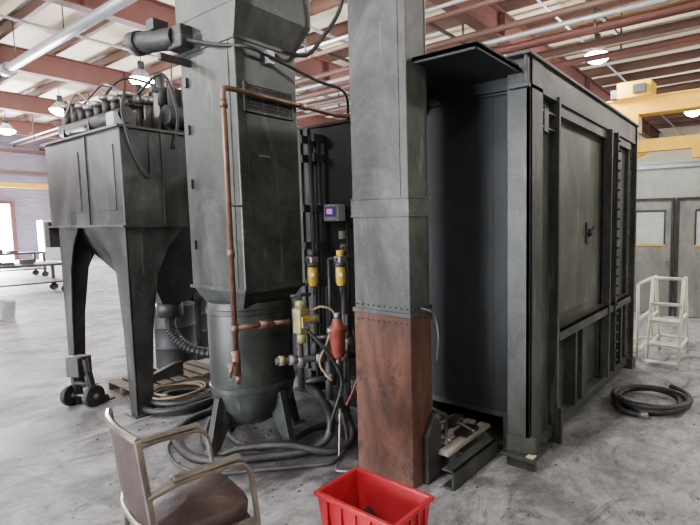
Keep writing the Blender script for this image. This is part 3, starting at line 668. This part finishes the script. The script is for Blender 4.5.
# ---------------- office enclosure ----------------
OA=8.6
newmesh('wall_office',bverts((OA,OA+.1),(-4,3.4),(0,2.56)),BF,'office')
newmesh('wall_office_side',bverts((OA+.1,11.4),(3.3,3.4),(0,2.56)),BF,'office')
newmesh('wall_office_roof',bverts((OA-.05,11.4),(-4,3.45),(2.56,2.61)),BF,'office')
g=G('trim_1',(OA,0,2.5));g.boxes('cap','gal',[((OA-.03,OA),(-4,3.4),(2.49,2.56)),((OA-.03,OA),(-4,3.4),(0,.1))])
def door(n,y0,y1,h):
    X=OA-.02
    g=G(n,(X,(y0+y1)/2,0))
    g.box('leaf','door',(X-.03,X+.02),(y0,y1),(0.01,h))
    g.boxes('frame','dark',[((X-.05,X+.02),(y0-.04,y0),(0,h+.04)),((X-.05,X+.02),(y1,y1+.04),(0,h+.04)),((X-.05,X+.02),(y0,y1),(h,h+.04))])
    g.box('window_pane','glass',(X-.035,X-.03),(y0+.14*(y1-y0),y1-.3*(y1-y0)),(h*.62,h*.90))
    g.boxes('window_trim','cyellow',[((X-.04,X-.03),(y0+.1*(y1-y0),y1-.26*(y1-y0)),(h*.605,h*.62))])
    g.boxes('window_frame','dark',[((X-.04,X-.03),(y0+.1*(y1-y0),y1-.28*(y1-y0)),(h*.90,h*.92)),((X-.04,X-.03),(y0+.11*(y1-y0),y0+.14*(y1-y0)),(h*.62,h*.90)),((X-.04,X-.03),(y1-.3*(y1-y0),y1-.27*(y1-y0)),(h*.62,h*.90))])
    g.cyls('handle','steel',[((X-.03,y0+.06,h*.47),(X-.08,y0+.06,h*.47),.02)])
door('door_3',1.45,2.25,1.95)
door('door_4',.45,1.33,1.95)
# ---------------- yellow crane ----------------
g=G('gantry_crane',(12.5,2,0))
g.boxes('girder','cyellow',[((12.35,12.65),(-4,7),(4.25,4.6)),((12.3,12.7),(-4,7),(4.6,4.63)),((12.3,12.7),(-4,7),(4.22,4.25))])
g.boxes('hoist','cyellow',[((12.2,12.8),(2.6,3.4),(4.63,5.0)),((12.3,12.7),(2.9,3.2),(3.8,4.22))])
g.boxes('hoist_motor','dark',[((12.1,12.2),(2.7,3.0),(4.7,4.9)),((12.2,12.7),(3.4,3.55),(4.65,4.85))])
for b in (-3.8,6.8):
    for s_ in (-1,1):
        g.cyl('leg','cyellow',(12.5+s_*1.0,b,.1),(12.5+s_*.12,b,4.25),.07,seg=10)
    g.box('sill','cyellow',(11.3,13.7),(b-.1,b+.1),(0,.2))
g=G('jib_crane',(11.8,4.2,0))
g.cyl('mast','cyellow',(11.8,4.2,0),(11.8,4.2,3.55),.11);g.boxes('arm','cyellow',[((11.7,11.9),(-1.8,4.3),(3.22,3.5))]);g.cyl('brace','cyellow',(11.8,4.1,2.6),(11.8,2.6,3.22),.05)
g.boxes('trolley','cyellow',[((11.65,11.95),(1.2,1.6),(3.0,3.22))]);g.cyl('lift_cable','dark',(11.8,1.4,2.65),(11.8,1.4,3.0),.015)
g=G('crane_runway_rail',(4,27,3))
g.boxes('rail','cyellow',[((-11,18),(26.95,27.05),(3.26,3.46))]);g.boxes('posts','beam',[((x,x+.2),(26.9,27.1),(0,3.26)) for x in (-10,-4,2,8.6,14)])
g=G('wall_columns',(5,30.8,0))
g.boxes('columns','beam',[((x,x+.3),(30.5,30.8),(0,5.8)) for x in (-8,-3,9,14,19)])
g.boxes('girts','purlin',[((A0,A1),(30.7,30.9),(z,z+.12)) for z in (4.2,5.2)])
def cart(n,x,y,l,w,h):
    g=G(n,(x,y,0))
    g.boxes('top','dark',[((x-l/2,x+l/2),(y-w/2,y+w/2),(h-.06,h))]);g.boxes('shelf','dark',[((x-l/2,x+l/2),(y-w/2,y+w/2),(.25,.29))])
    g.boxes('legs','dark',[((x+sx*(l/2-.05)-.03,x+sx*(l/2-.05)+.03),(y+sy*(w/2-.05)-.03,y+sy*(w/2-.05)+.03),(.12,h)) for sx in(-1,1) for sy in (-1,1)])
    g.cyls('casters','black',[((x+sx*(l/2-.05),y+sy*(w/2-.05)-.03,.09),(x+sx*(l/2-.05),y+sy*(w/2-.05)+.03,.09),.09) for sx in(-1,1) for sy in (-1,1)])
    g.boxes('parts_on_top','dark',[((x-l/2+.1+i*.35,x-l/2+.3+i*.35),(y-.2,y+.1),(h,h+.06+.05*(i%2))) for i in range(int(l/.4))])
cart('work_cart',3.4,14.9,1.9,.9,.72)
cart('work_cart',4.2,20,2.3,1,.8)
g=G('storage_cabinet',(8.6,29,0));g.box('carcass','gal',(7.8,9.4),(28.6,29.4),(0,1.9),bevel=.02);g.boxes('door_gaps','dark',[((8.59,8.61),(28.59,28.6),(.1,1.8))]);g.boxes('handles','dark',[((8.5,8.54),(28.56,28.6),(.9,1.1))])
g=G('floor_bucket',(2.44,11.2,0));g.rev('pail','gal',[(0,0),(.13,0),(.16,.3),(.17,.3),(.165,.31),(.15,.3),(.12,.02),(0,.02)],(2.44,11.2,0),seg=24)

w=bpy.data.worlds.new('world');bpy.context.scene.world=w;w.use_nodes=True
w.node_tree.nodes['Background'].inputs[0].default_value=(.6,.7,.85,1);w.node_tree.nodes['Background'].inputs[1].default_value=.5
cd=bpy.data.cameras.new('camera');cd.lens=36*474/700;cd.sensor_width=36;cd.clip_end=200
cd.shift_x=-113/700
co=bpy.data.objects.new('camera',cd);SC.objects.link(co)
co.matrix_world=Matrix.Translation((0,0,1.6))@Matrix.Rotation(math.radians(33.3-90),4,'Z')@Matrix.Rotation(math.radians(90-4.76),4,'X')@Matrix.Rotation(math.radians(-.5),4,'Z')
bpy.context.scene.camera=co
